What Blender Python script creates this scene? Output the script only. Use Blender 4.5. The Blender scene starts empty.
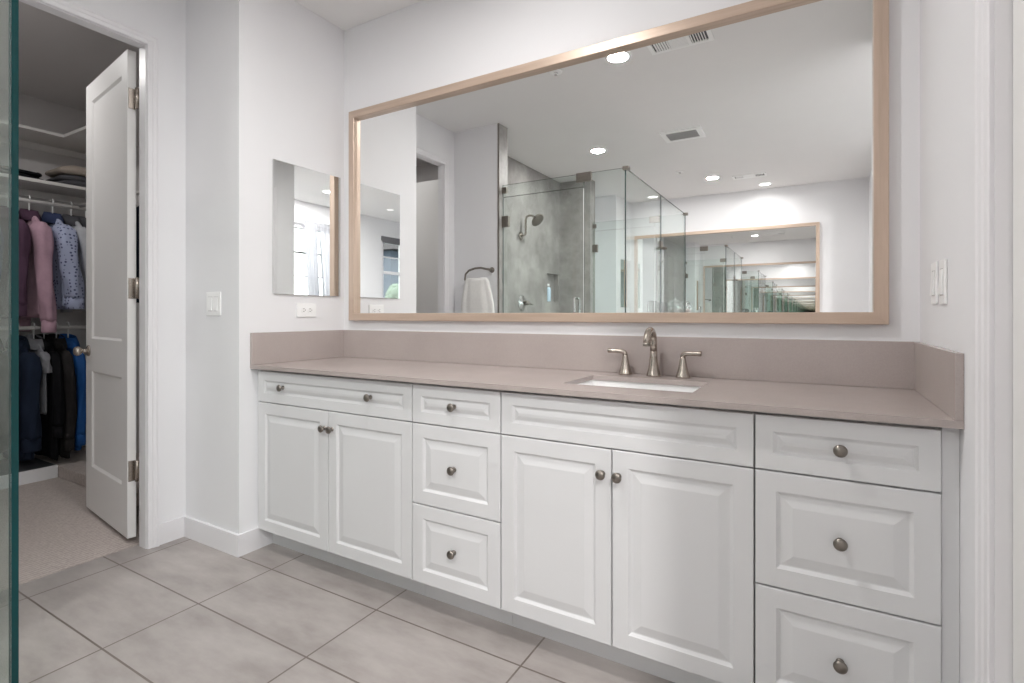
import bpy, bmesh, math, random
from mathutils import Vector, Matrix, noise

random.seed(7)
SC = bpy.context.scene
COL = SC.collection
PI = math.pi

# ------------------------------------------------------------------ camera, world, exposure
YAW = 0.5267
cam_data = bpy.data.cameras.new('camera')
cam = bpy.data.objects.new('camera', cam_data)
COL.objects.link(cam)
cam.location = (2.3073, -2.0766, 1.1167)
cam.rotation_euler = (PI / 2, 0, YAW)
cam_data.sensor_width = 36
cam_data.lens = 36 * 521.32 / 1024
cam_data.shift_y = -(341.5 - 314.725) / 1024
cam_data.clip_start = 0.02
SC.camera = cam

world = bpy.data.worlds.new('sky')
SC.world = world
world.use_nodes = True
wn = world.node_tree
bg = wn.nodes['Background']
grad_tc = wn.nodes.new('ShaderNodeTexCoord')
grad_sep = wn.nodes.new('ShaderNodeSeparateXYZ')
grad_ramp = wn.nodes.new('ShaderNodeValToRGB')
grad_ramp.color_ramp.elements[0].position = 0.0
grad_ramp.color_ramp.elements[0].color = (1.0, 0.985, 0.965, 1)
grad_ramp.color_ramp.elements[1].position = 0.6
grad_ramp.color_ramp.elements[1].color = (0.90, 0.95, 1.0, 1)
wn.links.new(grad_tc.outputs['Generated'], grad_sep.inputs[0])
wn.links.new(grad_sep.outputs['Z'], grad_ramp.inputs[0])
wn.links.new(grad_ramp.outputs[0], bg.inputs[0])
bg.inputs[1].default_value = 4.0

SC.view_settings.view_transform = 'Standard'
SC.view_settings.look = 'None'
SC.view_settings.gamma = 1.0
SC.view_settings.use_curve_mapping = False
SC.view_settings.exposure = 0.10
SC.cycles.max_bounces = 40
SC.cycles.diffuse_bounces = 7
SC.cycles.glossy_bounces = 28
SC.cycles.transmission_bounces = 16
SC.cycles.transparent_max_bounces = 64
SC.cycles.caustics_reflective = True
SC.cycles.sample_clamp_indirect = 6.0
SC.cycles.use_denoising = True

DOWN_W = 19.0          # power of one recessed downlight
DOWN_COL = (1.0, 0.98, 0.962)
ROOM = dict(W=2.594, H=2.725, FAR=-5.30)
MIDSUM = -5.52         # y of a mirrored copy = MIDSUM - y


def lamp(name, loc, power, size, color=DOWN_COL, spread=170, parent=None):
    d = bpy.data.lights.new(name, 'AREA')
    d.shape = 'DISK'
    d.size = size
    d.energy = power
    d.color = color
    d.spread = math.radians(spread)
    o = bpy.data.objects.new(name, d)
    COL.objects.link(o)
    if parent:
        o.parent = parent
    o.location = loc
    return o


def portal(name, loc, rot, sx, sy):
    d = bpy.data.lights.new(name, 'AREA')
    d.shape = 'RECTANGLE'
    d.size = sx
    d.size_y = sy
    d.cycles.is_portal = True
    o = bpy.data.objects.new(name, d)
    COL.objects.link(o)
    o.location = loc
    o.rotation_euler = rot


# daylight enters by the two right-hand windows and an added, unseen south opening
portal('window_portal', (4.09, -2.65, 1.6), (0, PI / 2, 0), 1.7, 1.9)
portal('window_portal', (4.09, -4.9, 1.6), (0, PI / 2, 0), 1.7, 1.1)
portal('window_portal', (2.2, -7.05, 1.77), (PI / 2, 0, PI), 1.9, 1.35)  # portal for the unseen opening added in the south wall

# ------------------------------------------------------------------ materials


def nt(name):
    m = bpy.data.materials.new(name)
    m.use_nodes = True
    t = m.node_tree
    b = t.nodes['Principled BSDF']
    return m, t, b


def coords(t, scale=(1, 1, 1), loc=(0, 0, 0)):
    g = t.nodes.new('ShaderNodeNewGeometry')
    mp = t.nodes.new('ShaderNodeMapping')
    mp.inputs['Scale'].default_value = scale
    mp.inputs['Location'].default_value = loc
    t.links.new(g.outputs['Position'], mp.inputs['Vector'])
    return mp.outputs[0]


def ocoords(t, scale=(1, 1, 1)):
    g = t.nodes.new('ShaderNodeTexCoord')
    mp = t.nodes.new('ShaderNodeMapping')
    mp.inputs['Scale'].default_value = scale
    t.links.new(g.outputs['Object'], mp.inputs['Vector'])
    return mp.outputs[0]


def noise_tex(t, vec, scale, detail=4, rough=0.6):
    n = t.nodes.new('ShaderNodeTexNoise')
    n.inputs['Scale'].default_value = scale
    n.inputs['Detail'].default_value = detail
    n.inputs['Roughness'].default_value = rough
    t.links.new(vec, n.inputs['Vector'])
    return n.outputs['Fac']


def ramp(t, fac, stops):
    r = t.nodes.new('ShaderNodeValToRGB')
    e = r.color_ramp.elements
    while len(e) < len(stops):
        e.new(0.5)
    for k, (p, c) in enumerate(stops):
        e[k].position = p
        e[k].color = (*c, 1)
    t.links.new(fac, r.inputs[0])
    return r.outputs[0]


def bump(t, b, height, strength=0.1, dist=0.01):
    n = t.nodes.new('ShaderNodeBump')
    n.inputs['Strength'].default_value = strength
    n.inputs['Distance'].default_value = dist
    t.links.new(height, n.inputs['Height'])
    t.links.new(n.outputs[0], b.inputs['Normal'])


def simple(name, col, rough=0.5, metal=0.0, var=0.0, vscale=8, bumps=0.0, bscale=80, spec=0.5):
    m, t, b = nt(name)
    b.inputs['Roughness'].default_value = rough
    b.inputs['Metallic'].default_value = metal
    b.inputs['Specular IOR Level'].default_value = spec
    v = ocoords(t)
    f = noise_tex(t, v, vscale)
    lo = tuple(max(0, c * (1 - var)) for c in col)
    hi = tuple(min(1, c * (1 + var)) for c in col)
    t.links.new(ramp(t, f, [(0.3, lo), (0.7, hi)]), b.inputs['Base Color'])
    if bumps:
        bump(t, b, noise_tex(t, v, bscale, 2), bumps, 0.002)
    return m


MAT = {}
MAT['wall'] = simple('wall_paint', (0.800, 0.798, 0.815), 0.7, var=0.008, vscale=3, bumps=0.12, bscale=140, spec=0.25)
MAT['ceiling'] = simple('ceiling_paint', (0.815, 0.808, 0.805), 0.85, var=0.008, vscale=3, bumps=0.15, bscale=120, spec=0.2)
MAT['trim'] = simple('white_trim_paint', (0.79, 0.78, 0.80), 0.38, var=0.005, vscale=4, spec=0.4)
MAT['cabinet'] = simple('white_cabinet_lacquer', (0.700, 0.700, 0.710), 0.42, var=0.006, vscale=3, spec=0.4)
MAT['door'] = simple('door_paint', (0.80, 0.79, 0.78), 0.42, var=0.006, vscale=3, spec=0.4)
MAT['porcelain'] = simple('white_porcelain', (0.88, 0.88, 0.88), 0.1, var=0.004)
MAT['plastic'] = simple('white_plastic', (0.90, 0.90, 0.90), 0.3, var=0.004)
MAT['slot'] = simple('dark_slot', (0.05, 0.05, 0.05), 0.6, var=0.1)
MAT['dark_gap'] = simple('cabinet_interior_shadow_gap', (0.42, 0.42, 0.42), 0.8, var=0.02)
MAT['vent_dark'] = simple('vent_backing', (0.10, 0.10, 0.11), 0.8, var=0.05)
MAT['vent_grey'] = simple('vent_grille_grey', (0.42, 0.42, 0.42), 0.6, var=0.03)
MAT['nickel'] = simple('brushed_nickel', (0.46, 0.41, 0.365), 0.27, metal=1.0, var=0.06, vscale=60)
MAT['nickel_dark'] = simple('brushed_bronze_nickel', (0.26, 0.235, 0.21), 0.32, metal=1.0, var=0.08, vscale=60)
MAT['chrome'] = simple('polished_chrome', (0.75, 0.75, 0.75), 0.08, metal=1.0, var=0.02)
MAT['hanger'] = simple('grey_plastic_hanger', (0.78, 0.78, 0.78), 0.4, var=0.02)
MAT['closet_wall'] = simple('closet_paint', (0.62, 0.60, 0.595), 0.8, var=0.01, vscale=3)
MAT['shelf'] = simple('white_shelf_board', (0.72, 0.70, 0.68), 0.5, var=0.01)
MAT['towel'] = simple('white_terry', (0.85, 0.84, 0.82), 0.95, var=0.03, vscale=60, bumps=0.8, bscale=260)
MAT['vase_dark'] = simple('dark_glazed_ceramic', (0.12, 0.13, 0.13), 0.12, var=0.1)
MAT['shade'] = simple('dark_grey_shade', (0.16, 0.16, 0.17), 0.7, var=0.05)
MAT['bottle'] = simple('pale_blue_bottle', (0.55, 0.70, 0.82), 0.25, var=0.05)
MAT['bottle_cap'] = simple('white_bottle_cap', (0.85, 0.85, 0.85), 0.3, var=0.01)
MAT['bedroom_carpet'] = simple('beige_carpet', (0.45, 0.42, 0.40), 0.95, var=0.1, vscale=90, bumps=0.6, bscale=300)
MAT['stucco'] = simple('grey_blue_stucco', (0.085, 0.11, 0.15), 0.9, var=0.08)
MAT['roof'] = simple('brown_roof', (0.06, 0.05, 0.05), 0.9, var=0.15)
MAT['green'] = simple('hedge_green', (0.17, 0.22, 0.16), 0.9, var=0.3, vscale=9)
MAT['ground'] = simple('pale_ground', (0.12, 0.12, 0.11), 0.9, var=0.1)


def mat_quartz():
    m, t, b = nt('taupe_quartz')
    v = coords(t)
    f1 = noise_tex(t, v, 260, 2)
    f2 = noise_tex(t, v, 3.2, 5)
    mx = t.nodes.new('ShaderNodeMix')
    mx.data_type = 'FLOAT'
    mx.inputs[0].default_value = 0.55
    t.links.new(f1, mx.inputs[2])
    t.links.new(f2, mx.inputs[3])
    c = ramp(t, mx.outputs[0], [(0.3, (0.400, 0.346, 0.328)), (0.7, (0.470, 0.410, 0.391))])
    t.links.new(c, b.inputs['Base Color'])
    b.inputs['Roughness'].default_value = 0.2
    return m


MAT['quartz'] = mat_quartz()


def mat_floor():
    m, t, b = nt('stone_look_floor_tile')
    v = coords(t)
    br = t.nodes.new('ShaderNodeTexBrick')
    br.offset = 0.0
    br.squash = 1.0
    br.inputs['Scale'].default_value = 1.0
    br.inputs['Brick Width'].default_value = 0.6255
    br.inputs['Row Height'].default_value = 0.3145
    br.inputs['Mortar Size'].default_value = 0.0032
    br.inputs['Mortar Smooth'].default_value = 0.0
    br.inputs['Bias'].default_value = 0.0
    mp = t.nodes.new('ShaderNodeMapping')
    mp.inputs['Location'].default_value = (-0.247 + 0.6255 * 4, 0.3145 * 24 + 0.001, 0)
    t.links.new(v, mp.inputs['Vector'])
    t.links.new(mp.outputs[0], br.inputs['Vector'])
    f1 = noise_tex(t, coords(t, (1.0, 2.6, 1)), 3.2, 7, 0.62)
    c1 = ramp(t, f1, [(0.28, (0.285, 0.256, 0.242)), (0.5, (0.368, 0.335, 0.319)), (0.72, (0.435, 0.400, 0.383))])
    br.inputs['Color1'].default_value = (1.0, 1.0, 1.0, 1)
    br.inputs['Color2'].default_value = (0.93, 0.935, 0.94, 1)
    br.inputs['Mortar'].default_value = (1, 1, 1, 1)
    mul = t.nodes.new('ShaderNodeMix')
    mul.data_type = 'RGBA'
    mul.blend_type = 'MULTIPLY'
    mul.inputs[0].default_value = 1.0
    t.links.new(c1, mul.inputs[6])
    t.links.new(br.outputs['Color'], mul.inputs[7])
    mix = t.nodes.new('ShaderNodeMix')
    mix.data_type = 'RGBA'
    t.links.new(br.outputs['Fac'], mix.inputs[0])
    t.links.new(mul.outputs[2], mix.inputs[6])
    mix.inputs[7].default_value = (0.155, 0.128, 0.112, 1)
    t.links.new(mix.outputs[2], b.inputs['Base Color'])
    b.inputs['Roughness'].default_value = 0.42
    inv = t.nodes.new('ShaderNodeMath')
    inv.operation = 'SUBTRACT'
    inv.inputs[0].default_value = 1.0
    t.links.new(br.outputs['Fac'], inv.inputs[1])
    bump(t, b, inv.outputs[0], 0.35, 0.002)
    return m


MAT['floor'] = mat_floor()


def mat_shower_tile():
    m, t, b = nt('grey_concrete_look_tile')
    v = coords(t)
    f = noise_tex(t, v, 3.0, 8, 0.68)
    c = ramp(t, f, [(0.34, (0.225, 0.214, 0.204)), (0.5, (0.325, 0.312, 0.300)), (0.66, (0.420, 0.406, 0.391))])
    t.links.new(c, b.inputs['Base Color'])
    b.inputs['Roughness'].default_value = 0.5
    bump(t, b, f, 0.1, 0.004)
    return m


MAT['shower_tile'] = mat_shower_tile()


def mat_carpet():
    m, t, b = nt('looped_closet_carpet')
    v = coords(t, (1, 1, 1))
    w = t.nodes.new('ShaderNodeTexWave')
    w.wave_type = 'BANDS'
    w.bands_direction = 'X'
    w.inputs['Scale'].default_value = 14
    w.inputs['Distortion'].default_value = 4.0
    w.inputs['Detail'].default_value = 3
    w.inputs['Detail Scale'].default_value = 5
    t.links.new(v, w.inputs['Vector'])
    f = noise_tex(t, v, 150, 3)
    mx = t.nodes.new('ShaderNodeMix')
    mx.data_type = 'FLOAT'
    mx.inputs[0].default_value = 0.6
    t.links.new(w.outputs['Fac'], mx.inputs[2])
    t.links.new(f, mx.inputs[3])
    c = ramp(t, mx.outputs[0], [(0.25, (0.40, 0.345, 0.32)), (0.75, (0.58, 0.515, 0.485))])
    t.links.new(c, b.inputs['Base Color'])
    b.inputs['Roughness'].default_value = 0.95
    bump(t, b, mx.outputs[0], 0.7, 0.006)
    return m


MAT['carpet'] = mat_carpet()


def mat_wood(name, axis):
    m, t, b = nt(name)
    s = [40, 40, 40]
    s[axis] = 2.5
    f = noise_tex(t, coords(t, tuple(s)), 1.0, 5, 0.6)
    c = ramp(t, f, [(0.3, (0.490, 0.372, 0.290)), (0.7, (0.600, 0.470, 0.380))])
    t.links.new(c, b.inputs['Base Color'])
    b.inputs['Roughness'].default_value = 0.36
    b.inputs['Metallic'].default_value = 0.25
    bump(t, b, f, 0.06, 0.001)
    return m


MAT['wood_h'] = mat_wood('pale_oak_rail', 0)
MAT['wood_v'] = mat_wood('pale_oak_stile', 2)


def mat_mirror():
    m, t, b = nt('mirror_silver')
    b.inputs['Metallic'].default_value = 1.0
    b.inputs['Roughness'].default_value = 0.0
    b.inputs['Specular Tint'].default_value = (1, 1, 1, 1)
    f = noise_tex(t, coords(t), 0.5, 1)
    t.links.new(ramp(t, f, [(0.0, (0.932, 0.940, 0.933)), (1.0, (0.936, 0.944, 0.937))]), b.inputs['Base Color'])
    return m


MAT['mirror'] = mat_mirror()


def mat_glass():
    m, t, b = nt('clear_shower_glass')
    t.nodes.remove(b)
    out = t.nodes['Material Output']
    tr = t.nodes.new('ShaderNodeBsdfTransparent')
    f = noise_tex(t, coords(t), 0.4, 1)
    t.links.new(ramp(t, f, [(0.0, (0.948, 0.976, 0.966)), (1.0, (0.952, 0.979, 0.969))]), tr.inputs[0])
    gl = t.nodes.new('ShaderNodeBsdfGlossy')
    gl.inputs['Roughness'].default_value = 0.0
    fr = t.nodes.new('ShaderNodeFresnel')
    geo = t.nodes.new('ShaderNodeNewGeometry')
    ior = t.nodes.new('ShaderNodeMapRange')       # same reflectance on both faces of the pane
    ior.inputs['To Min'].default_value = 1.36
    ior.inputs['To Max'].default_value = 1 / 1.36
    t.links.new(geo.outputs['Backfacing'], ior.inputs['Value'])
    t.links.new(ior.outputs[0], fr.inputs['IOR'])
    mix = t.nodes.new('ShaderNodeMixShader')
    t.links.new(fr.outputs[0], mix.inputs[0])
    t.links.new(tr.outputs[0], mix.inputs[1])
    t.links.new(gl.outputs[0], mix.inputs[2])
    t.links.new(mix.outputs[0], out.inputs[0])
    return m


MAT['glass'] = mat_glass()
MAT['glass_edge'] = simple('green_glass_edge', (0.002, 0.034, 0.036), 0.25, var=0.2, vscale=4, spec=0.3)


def mat_jar():
    m, t, b = nt('silvered_glass')
    b.inputs['Metallic'].default_value = 0.85
    b.inputs['Roughness'].default_value = 0.06
    v = ocoords(t)
    f = noise_tex(t, v, 22, 2)
    t.links.new(ramp(t, f, [(0.35, (0.45, 0.52, 0.50)), (0.65, (0.92, 0.95, 0.94))]), b.inputs['Base Color'])
    bump(t, b, f, 0.9, 0.02)
    return m


MAT['jar'] = mat_jar()


def mat_emit(name, col, strength):
    m, t, b = nt(name)
    f = noise_tex(t, coords(t), 1, 1)
    t.links.new(ramp(t, f, [(0, col), (1, col)]), b.inputs['Emission Color'])
    b.inputs['Emission Strength'].default_value = strength
    b.inputs['Base Color'].default_value = (0.9, 0.9, 0.9, 1)
    return m


MAT['lens'] = mat_emit('lit_lamp_lens', (1.0, 0.98, 0.94), 9.0)
MAT['lens_dim'] = mat_emit('dim_lamp_lens', (1.0, 0.98, 0.94), 1.2)


def mat_sheer():
    m, t, b = nt('sheer_white_voile')
    t.nodes.remove(b)
    out = t.nodes['Material Output']
    d = t.nodes.new('ShaderNodeBsdfDiffuse')
    tl = t.nodes.new('ShaderNodeBsdfTranslucent')
    tr = t.nodes.new('ShaderNodeBsdfTransparent')
    f = noise_tex(t, coords(t, (1, 1, 0.05)), 60, 2)
    c = ramp(t, f, [(0, (0.55, 0.56, 0.60)), (1, (0.74, 0.74, 0.77))])
    t.links.new(c, d.inputs[0])
    t.links.new(c, tl.inputs[0])
    m1 = t.nodes.new('ShaderNodeMixShader')
    m1.inputs[0].default_value = 0.40
    t.links.new(d.outputs[0], m1.inputs[1])
    t.links.new(tl.outputs[0], m1.inputs[2])
    m2 = t.nodes.new('ShaderNodeMixShader')
    m2.inputs[0].default_value = 0.06
    t.links.new(m1.outputs[0], m2.inputs[1])
    t.links.new(tr.outputs[0], m2.inputs[2])
    t.links.new(m2.outputs[0], out.inputs[0])
    return m


MAT['sheer'] = mat_sheer()


def mat_fabric(name, col, var=0.12, rough=0.9):
    return simple(name, col, rough, var=var, vscale=14, bumps=0.5, bscale=220, spec=0.2)


def mat_dots(name, base, dot):
    m, t, b = nt(name)
    v = ocoords(t)
    vo = t.nodes.new('ShaderNodeTexVoronoi')
    vo.inputs['Scale'].default_value = 42
    vo.inputs['Randomness'].default_value = 0.45
    t.links.new(v, vo.inputs['Vector'])
    c = ramp(t, vo.outputs['Distance'], [(0.26, dot), (0.34, base)])
    t.links.new(c, b.inputs['Base Color'])
    b.inputs['Roughness'].default_value = 0.9
    return m


FAB = {
    'pink': mat_fabric('pink_cotton', (0.47, 0.30, 0.37)),
    'plum': mat_fabric('plum_cotton', (0.085, 0.045, 0.075)),
    'dots': mat_dots('dotted_pale_blue_cotton', (0.40, 0.44, 0.60), (0.08, 0.09, 0.19)),
    'navy': mat_fabric('navy_cotton', (0.045, 0.06, 0.13)),
    'grey': mat_fabric('pale_grey_cotton', (0.50, 0.51, 0.54)),
    'dark_grey': mat_fabric('dark_grey_knit', (0.09, 0.09, 0.10)),
    'denim': mat_fabric('dark_navy_denim', (0.012, 0.019, 0.038)),
    'black': mat_fabric('black_wool', (0.007, 0.007, 0.009)),
    'brown': mat_fabric('charcoal_brown_twill', (0.026, 0.023, 0.023)),
    'blue': mat_fabric('bright_blue_nylon', (0.015, 0.085, 0.28), rough=0.6),
    'beige': mat_fabric('beige_knit', (0.42, 0.36, 0.31)),
    'white': mat_fabric('white_cotton', (0.24, 0.24, 0.26)),
}

# ------------------------------------------------------------------ mesh builder


class MB:
    def __init__(self):
        self.bm = bmesh.new()

    def box(self, x0, x1, y0, y1, z0, z1, bev=0.0, seg=2, mi=0):
        x0, x1 = min(x0, x1), max(x0, x1)
        y0, y1 = min(y0, y1), max(y0, y1)
        z0, z1 = min(z0, z1), max(z0, z1)
        b = self.bm
        vs = [b.verts.new(p) for p in ((x0, y0, z0), (x1, y0, z0), (x1, y1, z0), (x0, y1, z0),
                                       (x0, y0, z1), (x1, y0, z1), (x1, y1, z1), (x0, y1, z1))]
        fs = [b.faces.new([vs[i] for i in q]) for q in
              ((0, 3, 2, 1), (4, 5, 6, 7), (0, 1, 5, 4), (1, 2, 6, 5), (2, 3, 7, 6), (3, 0, 4, 7))]
        for f in fs:
            f.material_index = mi
        if bev:
            es = list({e for f in fs for e in f.edges})
            bmesh.ops.bevel(b, geom=es, offset=bev, segments=seg, affect='EDGES', profile=0.5)
        return fs

    def loft(self, rings, cap0=True, cap1=True, closed=True, mi=0, smooth=True):
        b = self.bm
        R = [[b.verts.new(p) for p in r] for r in rings]
        n = len(R[0])
        for i in range(len(R) - 1):
            for j in range(n if closed else n - 1):
                k = (j + 1) % n
                try:
                    f = b.faces.new((R[i][j], R[i][k], R[i + 1][k], R[i + 1][j]))
                    f.smooth = smooth
                    f.material_index = mi
                except ValueError:
                    pass
        if closed:
            if cap0:
                f = b.faces.new(list(reversed(R[0]))); f.material_index = mi
            if cap1:
                f = b.faces.new(R[-1]); f.material_index = mi

    def lathe(self, prof, c=(0, 0, 0), axis=(0, 0, 1), n=28, mi=0, caps=True):
        """prof: list of (r, h) along axis from c"""
        a = Vector(axis).normalized()
        u = a.orthogonal().normalized()
        w = a.cross(u)
        c = Vector(c)
        rings = [[c + a * h + (u * math.cos(2 * PI * k / n) + w * math.sin(2 * PI * k / n)) * max(r, 1e-5)
                  for k in range(n)] for r, h in prof]
        self.loft(rings, caps, caps, mi=mi)

    def tube(self, pts, rad, n=12, mi=0, caps=True, flat=1.0):
        pts = [Vector(p) for p in pts]
        rs = rad if isinstance(rad, (list, tuple)) else [rad] * len(pts)
        up = None
        rings = []
        for i, p in enumerate(pts):
            t = (pts[min(i + 1, len(pts) - 1)] - pts[max(i - 1, 0)]).normalized()
            if up is None:
                up = t.orthogonal().normalized()
            up = (up - t * up.dot(t)).normalized()
            w = t.cross(up)
            rings.append([p + (up * math.cos(2 * PI * k / n) + w * math.sin(2 * PI * k / n) * flat) * rs[i] for k in range(n)])
        self.loft(rings, caps, caps, mi=mi)

    def rect_rings(self, x0, x1, z0, z1, prof, ymap, mi=0, cap=True, cap0=True):
        """rectangle rings in the x-z plane: prof = [(inset, depth)], ymap(depth) -> y"""
        rings = []
        for ins, d in prof:
            y = ymap(d)
            rings.append([(x0 + ins, y, z0 + ins), (x1 - ins, y, z0 + ins), (x1 - ins, y, z1 - ins), (x0 + ins, y, z1 - ins)])
        self.loft(rings, cap0, cap, mi=mi, smooth=False)

    def transform(self, mtx):
        bmesh.ops.transform(self.bm, matrix=mtx, verts=self.bm.verts)

    def finish(self, smooth_angle=None):
        bmesh.ops.recalc_face_normals(self.bm, faces=self.bm.faces)


def wloc(o):
    v = Vector((0, 0, 0))
    while o is not None:
        v += o.location
        o = o.parent
    return v


def build(name, mb, mats, parent=None, origin=None, recalc=True):
    if recalc:
        mb.finish()
    if not isinstance(mats, (list, tuple)):
        mats = [mats]
    vs = [v.co for v in mb.bm.verts]
    if parent is not None:
        base = wloc(parent)
        loc = Vector((0, 0, 0))
    else:
        if origin is None:
            lo = Vector([min(v[i] for v in vs) for i in range(3)])
            hi = Vector([max(v[i] for v in vs) for i in range(3)])
            origin = ((lo.x + hi.x) / 2, (lo.y + hi.y) / 2, lo.z)
        base = Vector(origin)
        loc = base
    bmesh.ops.translate(mb.bm, verts=mb.bm.verts, vec=-base)
    me = bpy.data.meshes.new(name)
    mb.bm.to_mesh(me)
    mb.bm.free()
    for m in mats:
        me.materials.append(m)
    o = bpy.data.objects.new(name, me)
    COL.objects.link(o)
    if parent is not None:
        o.parent = parent
    o.location = loc
    return o


def tag(o, label, cat, group=None, kind=None):
    o['label'] = label
    o['category'] = cat
    if group:
        o['group'] = group
    if kind:
        o['kind'] = kind
    return o


def empty(name, loc, label, cat, group=None):
    o = bpy.data.objects.new(name, None)
    o.empty_display_size = 0.1
    COL.objects.link(o)
    o.location = loc
    return tag(o, label, cat, group)


def struct(name, mb, mats, label=None, cat=None):
    o = build(name, mb, mats)
    o['kind'] = 'structure'
    if label:
        o['label'] = label
    if cat:
        o['category'] = cat
    return o


def kids(o):
    return [c for c in bpy.data.objects if c.parent == o]


def mirror_copy(o, label=None, parent=None, mid=MIDSUM):
    """a copy of a thing with its parts, mirrored to the far end of the room"""
    c = o.copy()
    COL.objects.link(c)
    if parent is None:
        c.location = (o.location.x, mid - o.location.y, o.location.z)
        c.scale = (1, -1, 1)
        if label:
            c['label'] = label
    else:
        c.parent = parent
    for k in kids(o):
        mirror_copy(k, None, c)
    return c


def dup(o, loc, label=None, parent=None):
    c = o.copy()
    COL.objects.link(c)
    if parent is None:
        c.location = loc
        if label:
            c['label'] = label
    else:
        c.parent = parent
    for k in kids(o):
        dup(k, None, None, c)
    return c


def slab_holes(mb, axis, p0, p1, u0, u1, v0, v1, holes, mi=0):
    """a slab normal to axis ('x' or 'y') between p0 and p1, spanning u (the other horizontal axis) and v (z), with holes"""
    us = sorted({u0, u1, *[h[0] for h in holes], *[h[1] for h in holes]})
    vs = sorted({v0, v1, *[h[2] for h in holes], *[h[3] for h in holes]})
    us = [u for u in us if u0 <= u <= u1]
    vs = [v for v in vs if v0 <= v <= v1]
    for i in range(len(us) - 1):
        for j in range(len(vs) - 1):
            cu, cv = (us[i] + us[i + 1]) / 2, (vs[j] + vs[j + 1]) / 2
            if any(h[0] < cu < h[1] and h[2] < cv < h[3] for h in holes):
                continue
            if axis == 'x':
                mb.box(p0, p1, us[i], us[i + 1], vs[j], vs[j + 1], mi=mi)
            else:
                mb.box(us[i], us[i + 1], p0, p1, vs[j], vs[j + 1], mi=mi)


H = ROOM['H']
W = ROOM['W']
FAR = ROOM['FAR']
my = lambda y: MIDSUM - y     # the shower is symmetric about its own middle
mf = lambda y: FAR - y        # the far alcove mirrors the near one

# ------------------------------------------------------------------ the setting: floors, ceiling, walls
m = MB(); m.box(-0.535, 2.72, FAR - 0.1, 0.05, -0.06, 0.0)
struct('floor', m, MAT['floor'])
m = MB(); m.box(-2.85, -0.535, -2.4, 0.05, -0.06, 0.003)
struct('floor_closet', m, MAT['carpet'])
m = MB(); m.box(2.72, 4.12, -7.0, 0.05, -0.06, 0.002); m.box(-0.6, 2.72, -7.0, FAR - 0.1, -0.06, 0.0)
struct('floor_bedroom', m, MAT['bedroom_carpet'])
m = MB(); m.box(-0.505, 4.15, -7.1, 0.15, H, H + 0.1); m.box(-0.7, -0.505, -7.1, -2.4, H, H + 0.1)
struct('ceiling', m, MAT['ceiling'])
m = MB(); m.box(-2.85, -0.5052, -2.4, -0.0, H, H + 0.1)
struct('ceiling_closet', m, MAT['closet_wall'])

m = MB(); m.box(-0.12, 4.1, 0.0, 0.12, 0, H)
struct('wall_north', m, MAT['wall'])
m = MB()
m.box(-0.12, 0.0, -0.625, 0.0, 0, H)
m.box(-0.505, -0.12, -0.625, -0.505, 0, H)
struct('wall_west', m, MAT['wall'])
DOOR_Y0, DOOR_Y1, DOOR_Z = -0.803, -1.510, 2.405
m = MB()
slab_holes(m, 'x', -0.505, -0.45, mf(-0.625), -0.505, 0, H, [(DOOR_Y1, DOOR_Y0, -1, DOOR_Z)])
struct('wall_closet', m, MAT['wall'])
m = MB(); m.box(-0.45, 0.0, -1.79, -1.66, 0, H)
struct('wall_shower', m, MAT['wall'])
m = MB(); m.box(-0.45, 0.0, my(-1.79), my(-1.66), 0, H)
struct('wall_shower_south', m, MAT['wall'])
m = MB()
m.box(-0.12, 0.0, FAR, mf(-0.625), 0, H)
m.box(-0.57, -0.12, mf(-0.505), mf(-0.625), 0, H)
struct('wall_west_far', m, MAT['wall'])
m = MB(); m.box(-0.57, 2.97, FAR - 0.12, FAR, 0, H)
struct('wall_south', m, MAT['wall'])
RD0, RD1, RDZ = -0.802, -1.345, 2.395
m = MB()
slab_holes(m, 'x', W, W + 0.12, -1.63, 0.0, 0, H, [(RD1, RD0, -1, RDZ)])
struct('wall_east', m, MAT['wall'])
m = MB(); m.box(2.85, 2.97, FAR, -3.9, 0, H)
struct('wall_east_far', m, MAT['wall'])
# room beyond: wall of the water closet, window wall, end wall
m = MB(); m.box(W + 0.12, 4.0, -1.63, -1.51, 0, H)
struct('wall_bedroom_north', m, MAT['wall'])
WIN = [(-3.55, -1.75, 0.75, 2.40), (-5.40, -4.40, 0.75, 2.40)]  # first window is widened beyond its visible part to let in more light
m = MB()
slab_holes(m, 'x', 4.0, 4.12, -7.0, 0.1, 0, H, WIN)
struct('wall_bedroom_east', m, MAT['wall'])
FILL_OPENING = (1.25, 3.15, 1.1, 2.45)  # unseen opening added in the south wall to bring in more daylight
m = MB()
slab_holes(m, 'y', -7.1, -7.0, -0.57, 4.1, 0, H, [FILL_OPENING])
struct('wall_bedroom_south', m, MAT['wall'])
m = MB(); m.box(-0.69, -0.57, -7.0, mf(-0.505), 0, H)
struct('wall_bedroom_west', m, MAT['wall'])
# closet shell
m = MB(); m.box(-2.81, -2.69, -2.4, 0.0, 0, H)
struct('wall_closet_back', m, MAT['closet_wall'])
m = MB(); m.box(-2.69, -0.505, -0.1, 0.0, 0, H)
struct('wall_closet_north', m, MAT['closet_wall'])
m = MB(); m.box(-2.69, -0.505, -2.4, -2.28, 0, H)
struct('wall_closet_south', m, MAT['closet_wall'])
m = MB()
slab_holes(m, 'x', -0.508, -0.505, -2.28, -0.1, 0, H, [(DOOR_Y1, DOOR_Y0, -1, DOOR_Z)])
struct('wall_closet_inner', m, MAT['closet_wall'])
m = MB(); m.box(-1.35, -0.51, -1.93, -1.85, 0.004, 2.40)
struct('wall_closet_partition', m, MAT['door'])

# baseboards


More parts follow.
